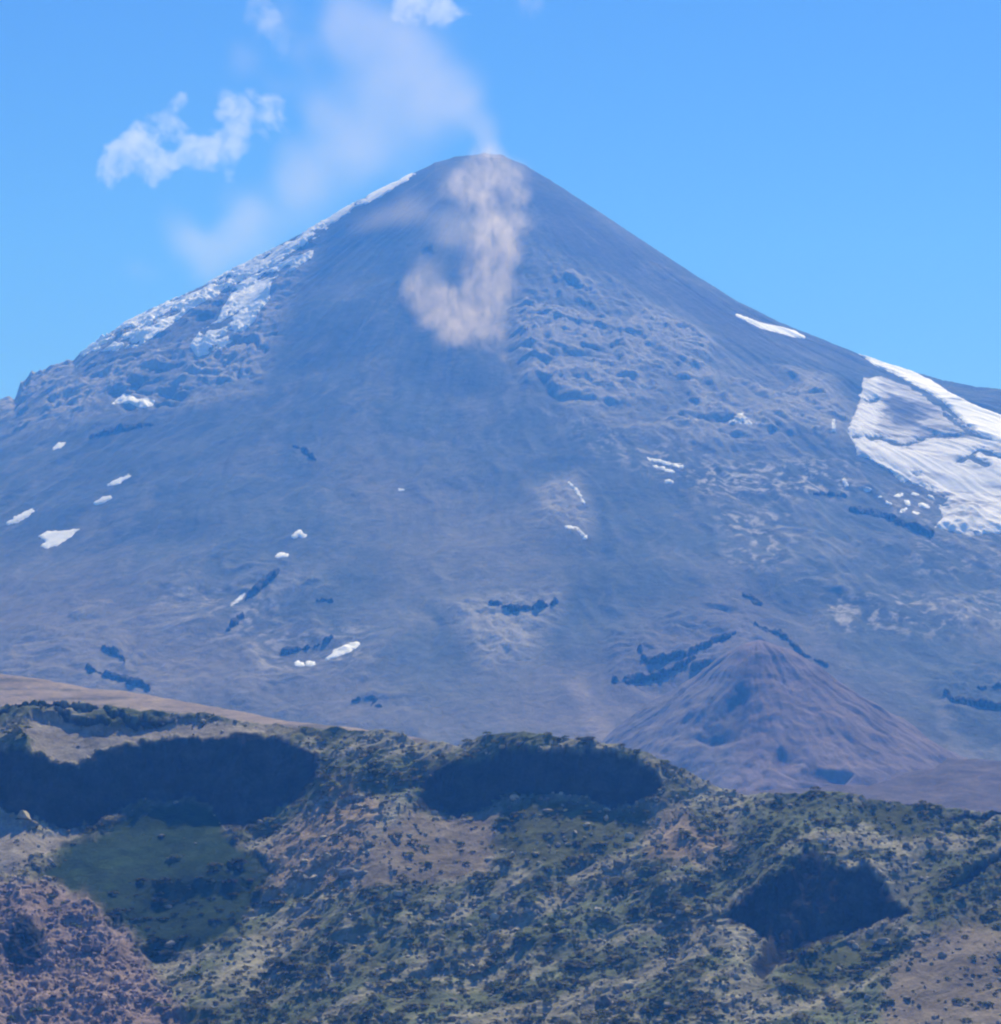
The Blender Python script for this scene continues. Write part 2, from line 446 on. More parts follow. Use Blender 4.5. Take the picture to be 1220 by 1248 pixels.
def poly_mask(poly, amp=0.0, sc=30.0, st=(1, 1), seed=0.0, holes=0.0, lines=()):
    cx = sum(p[0] for p in poly) / len(poly); cy = sum(p[1] for p in poly) / len(poly)
    def f(u, v, x, y):
        s = sdf_poly(u, v, poly)
        if amp: s = s + amp * fbm(x / (sc * st[0]) + seed, y / (sc * st[1]), np.float32(seed), 4, .6)
        if holes: s = np.minimum(s, holes * (0.30 - fbm(x / (sc * st[0] * 1.4), y / (sc * st[1] * 1.4), np.float32(seed + 40), 5, .6)))
        if lines: wl = fbm(x / 26, y / 26, np.float32(seed + 7), 4, .62)
        for ln in lines: s = np.minimum(s, -sdf_line(u + 3 * wl, v, ln) + 4.5 * wl)
        return s
    return f
def ridge_mask(poly, holes, seed, amp=4.0):
    def f(u, v, x, y):
        al, ac = (u * .86 - v * .5), (u * .5 + v * .86)       # along and across the ridge
        wp = 6 * fbm(x / 60, y / 60, np.float32(seed), 3)
        s = sdf_poly(u, v, poly) + amp * fbm(al / 26, ac / 9, np.float32(seed), 4, .6)
        n = fbm((al + wp) / 52, (ac + wp) / 12, np.float32(seed + 40), 4, .55)
        return np.minimum(s, holes * (0.16 - n))
    return f
def line_mask(pts, amp=0.0, sc=30.0, seed=0.0):
    def f(u, v, x, y):
        s = sdf_line(u, v, pts)
        if amp: s = s + amp * fbm(x / sc, y / sc, np.float32(seed), 4, .6)
        return s
    return f
def bb(pts, m=8):
    return min(p[0] for p in pts) - m, min(p[1] for p in pts) - m, max(p[0] for p in pts) + m, max(p[1] for p in pts) + m

snow_field_mat = ground_material('snow_and_ash_bands', 0.03, 0.12, .10, .35, 4.0)
def field_col(u, v, x, y):
    c_ = np.empty(u.shape + (3,), np.float32); c_[:] = (0.86, 0.84, 0.83)
    n = fbm(x / 150, y / 40, np.float32(2), 5, .6); n2 = fbm(x / 40, y / 40, np.float32(5), 4, .6)
    hole = sstep(sdf_poly(u + 14 * n2, v + 9 * n, [(1082, 478), (1105, 488), (1128, 508), (1118, 522), (1092, 522), (1080, 505)]), -4, 5)[..., None]
    up_ = sstep(sdf_poly(u + 8 * n2, v + 5 * n2, [(1072, 466), (1100, 460), (1150, 490), (1190, 520), (1200, 536), (1150, 535), (1110, 545), (1070, 532), (1075, 500)]), -7, 6)
    k = np.clip(up_ * (.62 + .9 * n) + sstep(n, .0, .42) * .5 + sstep(sdf_poly(u, v, [(1120, 590), (1240, 600), (1300, 630), (1150, 635)]), -10, 10) * sstep(n2 + n, .05, .5) * .5, 0, 1)[..., None]
    d_ = np.array((0.30, 0.285, 0.28), np.float32)
    c_ = c_ * (1 - k) + d_ * k
    return c_ * (1 - .8 * hole) + np.array((.10, .098, .10), np.float32) * .8 * hole
def snow_poly(label, poly, thick=3.0, mat=snow_clean, name='snow_patch', cat='snow patch', group='snow patches on the volcano', up=3, edge=3.0, colf=None, **kw):
    return draped(name, label, cat, mat, poly_mask(poly, **kw), bb(poly), thick, group, up=up, edge=edge, colf=colf)
def snow_line(label, pts, thick=2.2, amp=2.4, sc=13, seed=1., mat=snow_clean, up=3):
    return draped('snow_patch', label, 'snow patch', mat, line_mask(pts, amp, sc, seed), bb(pts, 10), thick, 'snow patches on the volcano', up=up, edge=2.5)

# right shoulder
snow_poly('broad dirty snowfield with dark bands below the right shoulder', [(1052, 462), (1075, 460), (1100, 468), (1150, 500), (1180, 520), (1230, 545), (1290, 562), (1345, 590), (1372, 618), (1330, 632), (1300, 650), (1230, 648), (1180, 652),
    (1140, 642), (1150, 628), (1130, 600), (1100, 590), (1080, 568), (1045, 555), (1034, 522), (1048, 490)], 5.0, snow_field_mat, 'snowfield', 'snowfield', None, amp=4, sc=40, seed=3, edge=5, colf=field_col,
    lines=[[(1040, 532, 2), (1075, 536, 2.5), (1098, 545, 2), (1130, 534, 2), (1180, 530, 2), (1250, 545, 2)],
           [(1056, 490, 2), (1072, 488, 2)],
           [(1165, 565, 1), (1180, 558, 3), (1202, 566, 4)], [(1170, 562, 2), (1195, 550, 2.5), (1225, 560, 1.5)], [(1105, 588, 3), (1130, 605, 8), (1150, 612, 5)],
           [(1150, 505, 2), (1185, 530, 3)], [(1110, 575, 1.5), (1118, 580, 1.5)]])
snow_poly('bright white snow band running down the right skyline ridge', [(1046, 431), (1080, 443), (1110, 452), (1135, 464), (1160, 480), (1190, 495), (1225, 508), (1290, 534), (1340, 566), (1352, 580), (1300, 566), (1222, 541), (1195, 530), (1168, 508),
    (1148, 488), (1128, 476), (1108, 466), (1090, 456), (1065, 444)], 5.0, amp=1.5, sc=30, seed=5)
snow_line('long thin white snow streak high on the right shoulder', [(898, 384, 1.5), (910, 389, 2.5), (928, 397, 3.5), (950, 402, 4), (968, 407, 4), (980, 411, 1.5)], amp=.8)
# left ridge
p_ = [(86, 437), (100, 420), (130, 403), (165, 380), (200, 366), (250, 340), (300, 314), (350, 288), (400, 260), (432, 244), (470, 224), (500, 208), (506, 212), (474, 234), (436, 254), (410, 270), (375, 296),
    (345, 316), (310, 334), (270, 356), (230, 378), (205, 400), (170, 420), (140, 428), (110, 426), (92, 445)]
draped('frost_cover', 'ragged white frost along the crest of the left skyline ridge', 'frosted ridge', snow_frost, ridge_mask(p_, 22, 9.0), bb(p_), 4.5, None, kind='stuff', whole=False, edge=3)
p_ = [(384, 304), (374, 318), (350, 335), (330, 345), (328, 365), (312, 385), (296, 405), (282, 418), (262, 430), (240, 434), (230, 422), (244, 404), (264, 390), (274, 370), (284, 350), (310, 334), (340, 320)]
draped('snow_cover', 'streaky white snow slope just under the left frosted ridge', 'snow slope', snow_frost, ridge_mask(p_, 26, 12.0), bb(p_), 4.5, None, kind='stuff', whole=False, edge=3)
snow_poly('small double lobed snow patch under the left crags', [(136, 492), (143, 486), (152, 480), (160, 482), (168, 487), (178, 485), (189, 488), (187, 494), (176, 497), (164, 495), (158, 490), (148, 492)], 2.4, amp=1.8, sc=14)
snow_line('slanted white snow sliver at far left mid slope', [(9, 638, 2), (20, 633, 3.5), (32, 627, 3.5), (40, 622, 1.5)])
snow_poly('wide arrow shaped snow patch at left mid slope', [(46, 653), (58, 648), (75, 647), (96, 645), (88, 653), (72, 664), (58, 668), (49, 666), (56, 660)], 2.4, amp=1.8, sc=14)
snow_line('narrow snow streak above the small oval patch at left', [(131, 592, 1.5), (143, 587, 2.8), (157, 580, 1.5)])
snow_line('small oval snow patch below the narrow streak at left', [(118, 613, 2.5), (126, 609, 4), (134, 606, 2.5)])
snow_line('tiny faint snow dab at upper left slope', [(65, 547, 1), (72, 543, 3), (78, 541, 1.5)])
snow_line('upper of two small snow dabs left of centre', [(357, 653, 2.5), (364, 650, 4), (371, 653, 2.5)])
snow_line('lower of two small snow dabs left of centre', [(338, 678, 2), (343, 676, 3.5), (349, 677, 2)])
snow_line('long slanted white snow bar at lower left of slope', [(399, 803, 2), (410, 796, 4.5), (424, 790, 5), (435, 785, 3)])
snow_line('left of the two tiny round snow spots by the slanted snow bar', [(362, 809, 3), (368, 810, 3)])
snow_line('right of the two tiny round snow spots by the slanted snow bar', [(375, 809, 3), (381, 809, 3)])
for lab, p in (('upper streak of the broken snow flecks at centre right', [(790, 559, 1), (806, 563, 2), (832, 569, 1.5)]),
               ('middle streak of the broken snow flecks at centre right', [(797, 568, 1), (808, 571, 2.2), (820, 575, 1.2)]),
               ('lowest round dot of the broken snow flecks at centre right', [(812, 587, 2.6), (818, 587, 2.6)]),
               ('pale triangular snow fleck below the rough right flank', [(890, 515, 2), (902, 509, 5.5), (915, 516, 2)]),
               ('pale upright snow streak just left of the snowfield', [(1016, 513, 2), (1016, 524, 2.2)]),
               ('small pale snow spot right of the rock debris band', [(1029, 586, 2.8), (1031, 590, 2.8)]),
               ('small pale snow spot beside the snowfield edge', [(1055, 596, 2.6), (1060, 597, 2.6)]),
               ('lone tiny snow speck in the middle of the smooth ash slope', [(488, 597, 1.8), (491, 597, 1.8)]),
               ('curved pale snow thread on the central rocky knob', [(693, 588, 1), (703, 598, 1.8), (711, 612, 1.2)]),
               ('hooked pale snow thread below the central rocky knob', [(690, 642, 1.2), (705, 645, 1.8), (714, 656, 2.4)]),
               ('small slanted snow dash below the left dark gully', [(282, 738, 1.2), (290, 731, 2.2), (298, 724, 1.2)])):
    snow_line(lab, p, 2.0, 2.6, 11, mat=snow_dirty if 'pale' in lab or 'dash' in lab or 'dot' in lab else snow_clean)
for k, (a_, b_, w_, h_, t_) in enumerate([(1082, 613, 3, 2, .4), (1095, 604, 5, 2.2, -.2), (1106, 613, 2.5, 3, .8), (1116, 603, 4, 1.6, .3), (1126, 616, 6, 2.6, .25), (1101, 622, 3.5, 2, -.5), (1135, 606, 3, 1.6, .5), (1072, 606, 2, 1.5, 0), (1117, 625, 4, 1.4, .2)]):
    o = snow_line('tiny snow fleck in the rubble at the lower snowfield edge', [(a_ - w_, b_ - w_ * t_, h_ * .5), (a_, b_, h_), (a_ + w_, b_ + w_ * t_, h_ * .5)], 2.0, 2.2, 12, k * 3.1)
    if o: o['group'] = 'snow flecks in the rubble below the snowfield'

def lava(label, pts, thick=9.0, amp=4.2, sc=26, seed=2., name='lava_ledge', cat='lava ledge', group='dark lava ledges on the lower slope'):
    return draped(name, label, cat, lava_mat, line_mask([(a_, b_, c_ * .62) for a_, b_, c_ in pts], amp, sc, pts[0][0] * .37), bb(pts, 12), thick, group, up=3, rough=7, rscale=16, edge=2.0)
lava('shallow V shaped dark lava ledge above the pale rocky outcrop', [(596, 735, 1.5), (610, 739, 3.2), (624, 744, 3.8), (645, 743, 3.5), (665, 738, 2.5), (684, 733, 1)])
lava('long dark lava ledge hooking left of the cinder cone', [(748, 830, 2), (765, 829, 4), (790, 829, 4), (810, 823, 4.2), (828, 812, 4), (845, 803, 3)])
lava('curled dark lava ledge above the long hooked one', [(780, 793, 2), (783, 802, 3.5), (795, 806, 5), (815, 802, 5), (835, 797, 4), (860, 788, 4), (880, 779, 3.5), (897, 771, 1.5)])
lava('dark wedge of lava just left of the cinder cone top', [(843, 814, 4), (855, 812, 5.5), (870, 809, 5), (885, 810, 3.5), (897, 811, 1.5)])
lava('short dark lava block touching the cinder cone top', [(902, 823, 3), (908, 819, 6), (916, 824, 3)])
lava('upper dark lava rib right above the cinder cone', [(920, 762, 1.5), (935, 768, 3), (950, 772, 3), (962, 782, 2.5), (978, 798, 2.5), (1008, 812, 1.2)], 8)
lava('short dark notch of rock high above the cinder cone', [(905, 726, 1), (915, 730, 3), (928, 738, 2.5)], 8)
lava('dark folded lava front at the right end of the lower slope', [(1152, 845, 2), (1160, 854, 3.5), (1180, 858, 4), (1205, 860, 4), (1240, 862, 4)])
lava('thin dark lava line under the right folded front', [(1165, 842, 1), (1190, 840, 2.5), (1225, 836, 2)], 7)
lava('dark slanted gully rock left of centre', [(278, 768, 3), (288, 758, 4), (296, 752, 2)], 9)
lava('dark sloping rock rib above the left gully rock', [(300, 730, 2), (318, 714, 6), (334, 702, 4), (340, 696, 1.5)], 9)
lava('thin dark rock dash beside the two snow dabs', [(384, 733, 1.5), (395, 732, 2.6), (405, 733, 1.5)], 7)
lava('dark rocks stretched above the slanted snow bar', [(345, 795, 2), (360, 793, 3.2), (378, 790, 2.5), (395, 783, 3.5), (403, 778, 2)], 8)
lava('two low dark rocks on the slope above the crest at left of centre', [(430, 855, 1.5), (445, 851, 3), (460, 852, 1.5), (452, 860, 2), (466, 862, 1.5)], 7)
lava('dark rock streaks just above the left tan shelf', [(105, 815, 1.5), (125, 822, 3), (150, 829, 4), (172, 835, 4), (182, 842, 1.5)], 8)
lava('dark curved rock rib near the left tan shelf', [(125, 790, 1.5), (140, 795, 3.5), (152, 806, 1.5)], 8)
lava('small dark rock nick on the upper smooth slope', [(357, 543, 1), (370, 548, 2.2), (380, 556, 3), (386, 562, 1)], 7)
lava('long faint dark rock band under the left crags', [(110, 533, 1.2), (135, 525, 3), (160, 520, 3.5), (187, 517, 1.2)], 7)
lava('dark rock step along the foot of the left snow patches', [(1036, 622, 2), (1060, 626, 4), (1085, 632, 4), (1105, 640, 4), (1135, 650, 4)], 9, name='lava_ledge').__setitem__('label', 'dark rock step along the lower left edge of the snowfield')
lava('thin dark rock line at far left below the debris band', [(992, 602, 1.5), (1010, 603, 3), (1032, 606, 1.5)], 8).__setitem__('label', 'thin dark rock line below the debris left of the snowfield')

# ------------------------------------------------------------------ cinder cone at the foot
pb = hit(960, 950)
CY = pb[1] + 190
cx_, _, cz_ = at_y(922, 783, CY); CX, CZ = float(cx_), float(cz_)
gx = np.arange(CX - 420, CX + 560, 2.6); gy = np.arange(CY - 520, CY + 420, 3.0)
x, y = np.meshgrid(gx, gy)
ang = np.arctan2(y - CY, x - CX); rr = np.hypot(x - CX, y - CY)
sl = 0.66 + .05 * np.cos(ang - 0.2) + .16 * np.clip(-np.cos(ang), 0, 1)
zc = CZ + 24 - sl * (np.sqrt(rr * rr + 34 ** 2)) + 1.6e-4 * rr * rr
zc += ridged(ang * 9.0 + .5 * fbm(x / 50, y / 50, np.float32(2), 3), rr / 300, np.float32(.3), 4, .6) * np.clip(rr / 60, 0, 1) * 4.0 + fbm(x / 30, y / 30, zc / 30, 4) * 2.6 + fbm(x / 110, y / 110, np.float32(8.3), 3) * 16
# dark hollow on its left face and a curved step near its foot
uc, vc = project(x, y, zc)
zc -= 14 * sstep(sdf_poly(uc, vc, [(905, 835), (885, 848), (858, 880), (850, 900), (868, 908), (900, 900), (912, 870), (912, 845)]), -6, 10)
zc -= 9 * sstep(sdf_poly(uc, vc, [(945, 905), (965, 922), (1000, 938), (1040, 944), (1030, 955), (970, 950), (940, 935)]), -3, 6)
zv = vz(x, y)
kp = zc > zv - 6
kq = kp[:-1, :-1] | kp[1:, 1:] | kp[:-1, 1:] | kp[1:, :-1]
cc = np.empty(x.shape + (3,), np.float32); cc[:] = (0.200, 0.160, 0.152)
cc *= 1 + .5 * fbm(x / 60, y / 120, np.float32(4), 4)[..., None]
pl = sstep(uc + 10 * fbm(x / 40, y / 40, np.float32(1), 3), 915, 880)[..., None]
cc = cc * (1 - .7 * pl) + np.array((.20, .185, .185)) * .7 * pl
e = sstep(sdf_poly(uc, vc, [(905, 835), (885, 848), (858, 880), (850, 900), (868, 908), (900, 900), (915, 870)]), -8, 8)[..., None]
cc = cc * (1 - e * .6) + np.array((0.06, 0.06, 0.065)) * e * .6  # shade in the left hollow painted in as a darker tint
cone_mat = ground_material('reddish_cinder', 0.05, 0.22, .18, .4, 5.0)
q = grid_quads(len(gy), len(gx), kq)
vid, inv = np.unique(q.ravel(), return_inverse=True)
P = np.stack([x, y, np.maximum(zc, zv - 9)], -1).reshape(-1, 3)[vid]
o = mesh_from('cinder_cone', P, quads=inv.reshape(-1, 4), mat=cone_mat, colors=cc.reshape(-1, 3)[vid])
tag(o, 'small purplish cinder cone rising at the right foot of the volcano', 'cinder cone', 'structure')

# ------------------------------------------------------------------ relief seen edge-on: foreground slope and hills
def relief(name, mat, u, crest, vb, y0, rate, colour, label, cat, disp=None, dy_noise=None, back=140.0, crest_y=None, step_v=1.0, blur=5.0, kind='structure'):
    """slope rising away from the viewer: each column climbs from row vb to its crest, moving back rate metres per row"""
    u = np.asarray(u, float)
    cr = np.interp(u, [p[0] for p in crest], [p[1] for p in crest])
    nr_ = int((vb - cr.min()) / step_v) + 1
    s = np.linspace(0, 1, nr_)
    UU = np.tile(u, (nr_, 1)); VV = vb + (cr - vb)[None, :] * s[:, None]
    rt = rate(UU, VV)
    dv = (vb - cr)[None, :] / (nr_ - 1)
    yy = np.cumsum(rt * dv, axis=0); yy -= yy[:1]
    if crest_y is not None and blur:
        tot = crest_y(u) - y0
        yy = yy * gauss(tot / yy[-1], 22, 0)[None, :]
    if blur: yy = gauss(yy, blur, 1)
    if blur > 5:                                          # steps stay, column-to-column offsets die out up the slope
        yl = gauss(yy, 42, 1); hh = yy - yl
        yy = yl + hh - .84 * gauss(hh, 38, 0)
        yy = np.concatenate([yy[:1], yy[:1] + np.cumsum(np.maximum(np.diff(yy, axis=0), .10), axis=0)], 0)
    yy = y0 + yy
    x_, y_, z_ = at_y(UU, VV, yy)
    P = np.stack([x_, y_, z_], -1)
    col = colour(UU, VV, P)
    if disp is not None: P = P + disp(UU, VV, P)
    # far side of the crest and a skirt in front
    rows = [P]
    last = P[-1]
    for k, (d, dz) in enumerate(((back * .1, -1.5), (back * .35, -11), (back, -55), (back * 2, -170))):
        r_ = last.copy(); r_[:, 1] += d; r_[:, 2] += dz; rows.append(r_[None])
    sk = P[0].copy(); sk[:, 1] -= 60; sk[:, 2] -= 60
    rows = [sk[None]] + rows
    PP = np.concatenate([r if r.ndim == 3 else r[None] for r in rows], 0)
    CC = np.concatenate([col[:1], col, np.repeat(col[-1:], 4, 0)], 0)
    o = mesh_from(name, PP, quads=grid_quads(PP.shape[0], PP.shape[1]), mat=mat, colors=CC.reshape(-1, 3))
    tag(o, label, cat, kind)
    return o, UU, VV, P, col

# tan shelf behind the left end of the crest
def const_rate(k): return lambda a, b: np.full(a.shape, k)
def hill_col(base, sc, amp):
    def f(a, b, P):
        n = fbm(P[..., 0] / sc, P[..., 1] / sc, np.float32(2.0), 4)[..., None]
        return (np.asarray(base, np.float32) * (1 + amp * n)).astype(np.float32)
    return f
def hill_disp(a1, s1):
    def f(a, b, P):
        d = np.zeros_like(P); d[..., 2] = a1 * fbm(P[..., 0] / s1, P[..., 1] / s1, P[..., 2] / s1, 4); return d
    return f
hill_mat = ground_material('dry_grass_and_pumice', 0.03, 0.15, .22, .4, 4.0)
ucol = np.arange(-420, 660, 2.0)
def shelf_rate(a, b):
    r = np.full(a.shape, 4.5)
    return r
def shelf_colour(a, b, P):
    n = fbm(P[..., 0] / 90, P[..., 1] / 160, np.float32(2.0), 4)[..., None]
    cc = np.array((0.30, 0.235, 0.165), np.float32) * (1 + .35 * n)
    g = sstep(fbm(P[..., 0] / 60, P[..., 1] / 25, np.float32(5), 3) + sstep(a, 200, 480) * .35, .1, .4)[..., None]
    return (cc * (1 - .6 * g) + np.array((0.085, 0.085, 0.05)) * .6 * g).astype(np.float32)
relief('tan_shelf', hill_mat, ucol, [(-420, 790), (-100, 808), (0, 822), (60, 829), (110, 838), (180, 846), (240, 857), (300, 868), (350, 878), (420, 886), (480, 895), (560, 910), (620, 935), (660, 957)], 960, 2750,
       shelf_rate, shelf_colour, 'smooth tan grassy shelf behind the left end of the dark scarps', 'hill', hill_disp(2.5, 70), step_v=2.0, blur=3)
# low purple-grey hill in front of the cone
ucol = np.arange(740, 1700, 2.0)
relief('lava_plain', ground_material('old_lava', 0.04, 0.2, .25, .5, 5.0), ucol,
       [(740, 985), (860, 968), (960, 962), (1060, 957), (1092, 946), (1115, 940), (1140, 936), (1155, 926), (1190, 925), (1215, 928), (1260, 925), (1400, 920), (1700, 950)], 1040, 3100, const_rate(6.0),
       hill_col((0.125, 0.105, 0.10), 60, .5), 'flat purple grey lava plain at the right foot of the cinder cone', 'lava plain', hill_disp(5, 60), step_v=2.0, blur=3)

# foreground slope
CREST = [(-700, 880), (-200, 870), (0, 864), (30, 862), (90, 863), (135, 866), (160, 873), (200, 876), (250, 874), (300, 880), (350, 885), (420, 890), (480, 897), (510, 906), (560, 908), (600, 905), (640, 899), (690, 905), (745, 913),
         (790, 925), (815, 938), (850, 950), (880, 963), (920, 968), (960, 966), (1000, 966), (1040, 976), (1080, 982), (1130, 984), (1180, 990), (1220, 992), (1500, 1000), (1900, 980)]
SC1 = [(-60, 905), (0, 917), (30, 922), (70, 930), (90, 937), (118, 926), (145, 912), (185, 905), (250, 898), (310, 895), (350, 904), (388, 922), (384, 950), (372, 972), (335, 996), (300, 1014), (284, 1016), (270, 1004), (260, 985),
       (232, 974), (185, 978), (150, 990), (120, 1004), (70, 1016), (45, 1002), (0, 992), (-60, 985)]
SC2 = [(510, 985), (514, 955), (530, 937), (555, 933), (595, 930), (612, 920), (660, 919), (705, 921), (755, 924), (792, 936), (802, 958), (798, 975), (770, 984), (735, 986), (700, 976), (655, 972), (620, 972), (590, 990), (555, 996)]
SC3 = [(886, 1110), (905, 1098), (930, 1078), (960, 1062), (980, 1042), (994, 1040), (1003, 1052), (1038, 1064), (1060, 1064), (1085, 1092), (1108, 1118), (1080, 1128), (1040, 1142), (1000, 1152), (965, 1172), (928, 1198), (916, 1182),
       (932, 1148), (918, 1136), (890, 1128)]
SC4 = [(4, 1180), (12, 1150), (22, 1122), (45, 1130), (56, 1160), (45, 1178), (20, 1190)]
LEDGES = [[(-40, 873, 3), (0, 872, 3), (28, 866, 3), (90, 866, 3.5), (132, 869, 3), (140, 880, 3), (165, 886, 4), (195, 884, 3), (215, 881, 1)],
          [(70, 876, 4), (100, 884, 4), (135, 889, 3)], [(1140, 1015, 2), (1165, 1000, 4), (1200, 996, 5), (1260, 996, 5)],
          [(1060, 978, 2), (1100, 980, 2.5), (1150, 981, 2)], [(1165, 1085, 4), (1190, 1070, 5), (1225, 1045, 5), (1260, 1035, 4)]]
CLEFTS = [[(20, 1190, 8), (120, 1150, 9), (205, 1085, 12), (300, 1080, 8)], [(180, 1160, 8), (250, 1150, 10), (300, 1120, 8)], [(225, 1248, 10), (300, 1230, 8)],
          [(318, 1100, 10), (360, 1085, 8), (400, 1055, 6)], [(480, 1205, 7), (560, 1165, 8), (620, 1120, 6)], [(560, 1190, 10), (610, 1150, 7)], [(390, 1175, 5), (470, 1110, 6), (540, 1065, 5)],
          [(800, 1090, 10), (815, 1120, 14), (825, 1150, 8)], [(640, 1125, 8), (665, 1125, 9)], [(860, 1050, 8), (830, 1030, 7)]]
ucol = np.concatenate([np.arange(-600, -340, 6.0), np.arange(-340, -40, 2.2), np.arange(-40, 1262, 1.15), np.arange(1263, 1560, 2.2), np.arange(1562, 1800, 6.0)])
def wob(a, b, k=5.0): return k * fbm(a / 22.0, b / 16.0, np.float32(3.3), 4, .6)
def fg_rate(a, b):
    aw = a + wob(a, b, 7); bw = b + wob(b, a, 6)
    cl = np.zeros(a.shape)
    for s in (SC1, SC2, SC3, SC4): cl = np.maximum(cl, sstep(np.minimum(sdf_poly(aw, bw, s), sdf_poly(aw, bw + 10, s) + 3), -2.5, 2.5))
    for s in LEDGES: cl = np.maximum(cl, sstep(sdf_line(aw, bw, s), -1.5, 1.5))
    r = np.full(a.shape, 1.1)
    # dips and swells of the slope
    r *= 1 + .55 * fbm(a / 70 + b / 90, b / 45, np.float32(.7), 3)
    for s in CLEFTS: r *= 1 - .55 * sstep(sdf_line(aw, bw, s), -8, 5)
    r = np.maximum(r, .3)
    return r * (1 - cl) + .30 * cl
FAN = [(40, 1075), (90, 1030), (150, 998), (190, 980), (232, 976), (266, 988), (284, 1030), (330, 1060), (300, 1120), (240, 1160), (180, 1150), (140, 1110), (90, 1090)]
RED = [(-80, 1100), (0, 1080), (60, 1080), (110, 1095), (165, 1140), (190, 1200), (230, 1250), (230, 1330), (-80, 1330)]
TAN1 = [(430, 1060), (470, 1010), (500, 985), (545, 997), (600, 992), (610, 1030), (590, 1070), (520, 1080), (440, 1085)]
TAN2 = [(1120, 1140), (1190, 1120), (1240, 1130), (1260, 1330), (1060, 1330), (1080, 1190)]
PALE1 = [(28, 890), (40, 878), (75, 885), (135, 895), (180, 888), (240, 880), (330, 886), (330, 895), (250, 897), (180, 903), (140, 912), (115, 926), (90, 936), (40, 920)]
PALE2 = [(-80, 1010), (20, 1004), (60, 1020), (100, 1012), (70, 1035), (20, 1065), (-80, 1090)]
GRN2 = [(612, 980), (700, 982), (790, 990), (800, 1010), (740, 1050), (640, 1060), (600, 1040)]
GRN3 = [(960, 1180), (1030, 1150), (1080, 1140), (1110, 1160), (1060, 1200), (960, 1215)]
GRN4 = [(1050, 985), (1150, 990), (1170, 1010), (1110, 1035), (1060, 1010)]
GRN5 = [(1080, 1100), (1120, 1050), (1220, 1090), (1260, 1140), (1120, 1130)]
TEAL = [(120, 1095), (190, 1065), (250, 1055), (300, 1040), (335, 1068), (305, 1110), (245, 1150), (190, 1165), (140, 1125)]
WARM = [(320, 1040), (420, 960), (470, 980), (430, 1080), (330, 1090)]
PALE3 = [(800, 1000), (830, 985), (860, 1010), (900, 1040), (850, 1060), (790, 1050)]
ZN = {}
def fg_colour(a, b, P):
    aw = a + wob(a, b, 11); bw = b + wob(b, a, 9)
    def z(p, s=10): return sstep(sdf_poly(aw, bw, p), -s, s)
    def zl(p, s=2): return sstep(sdf_line(aw, bw, p), -s, s)
    n1 = fbm(P[..., 0] / 45, P[..., 1] / 45, P[..., 2] / 25, 4)
    c = np.empty(a.shape + (3,), np.float32); c[:] = (0.275, 0.258, 0.185)
    s_, t_ = P[..., 0] * .80 - P[..., 1] * .60, P[..., 0] * .60 + P[..., 1] * .80
    wq = 9 * fbm(P[..., 0] / 40, P[..., 1] / 40, P[..., 2] / 40, 3)
    gul = sstep(fbm((s_ + wq) / 30, t_ / 110, P[..., 2] / 70, 5, .6) + .35 * fbm(P[..., 0] / 90, P[..., 1] / 90, np.float32(3), 3), -.22, .22)
    ZN['gully'] = gul
    c = c * (1 - gul[..., None]) + np.array((0.130, 0.148, 0.082), np.float32) * gul[..., None]
    c *= (1 + .5 * n1)[..., None]
    ZN['fan'] = z(FAN, 8); ZN['red'] = z(RED, 14); ZN['tan'] = np.maximum(z(TAN1), z(TAN2, 14)); ZN['pale'] = np.maximum(z(PALE1, 4), z(PALE2, 6))
    ZN['green'] = np.maximum(np.maximum(z(GRN2), z(GRN3)), np.maximum(z(GRN4), z(GRN5, 16) * .6)); ZN['warm'] = np.maximum(z(WARM, 14), z(PALE3, 12))
    sc = np.zeros(a.shape)
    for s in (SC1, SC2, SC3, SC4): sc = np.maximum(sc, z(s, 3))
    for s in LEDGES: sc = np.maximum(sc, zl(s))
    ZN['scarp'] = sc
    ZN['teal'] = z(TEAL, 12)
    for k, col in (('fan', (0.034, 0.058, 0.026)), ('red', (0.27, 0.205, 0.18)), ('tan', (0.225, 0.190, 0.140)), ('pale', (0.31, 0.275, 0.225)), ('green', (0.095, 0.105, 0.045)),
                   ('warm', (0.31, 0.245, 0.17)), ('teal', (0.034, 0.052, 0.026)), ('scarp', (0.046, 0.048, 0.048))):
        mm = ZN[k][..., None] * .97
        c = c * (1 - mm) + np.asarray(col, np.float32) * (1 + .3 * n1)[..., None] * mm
    return c
def fg_disp(a, b, P):
    x_, y_, z_ = P[..., 0], P[..., 1], P[..., 2]
    # ribs running down to the lower left, then boulders and hummocks
    s_, t_ = x_ * .80 - y_ * .60, x_ * .60 + y_ * .80
    wq = 9 * fbm(x_ / 40, y_ / 40, z_ / 40, 3)
    rib = ridged((s_ + wq) / 24, t_ / 90, z_ / 70, 4, .6)
    fold = fbm((s_ + wq) / 62, t_ / 150, np.float32(5.5), 3)
    hum = fbm((s_ + wq * .6) / 8, t_ / 20, z_ / 10, 4, .62)
    rough_ = 1 - .85 * ZN['fan'] - .55 * ZN['green'] - .6 * ZN['tan'] - .75 * ZN['pale']
    rough_ = np.clip(rough_ * (1 - .6 * ZN['scarp']), 0.08, 1)
    cr = 1 - sstep(b, 0, 1) * 0
    amp = rough_ * (2.3 * rib + 1.25 * hum + 8.0 * fold) + ZN['red'] * 2.8 * ridged(x_ / 16, y_ / 24, z_ / 16, 4, .6)
    d = np.zeros_like(P); d[..., 2] = amp * .8; d[..., 1] = -amp * .4
    # cliff faces: rough vertical ribs
    cf = ZN['scarp'] * 1.6 * ridged(x_ / 18, y_ / 40, z_ / 60, 3, .5); d[..., 1] -= cf
    return d
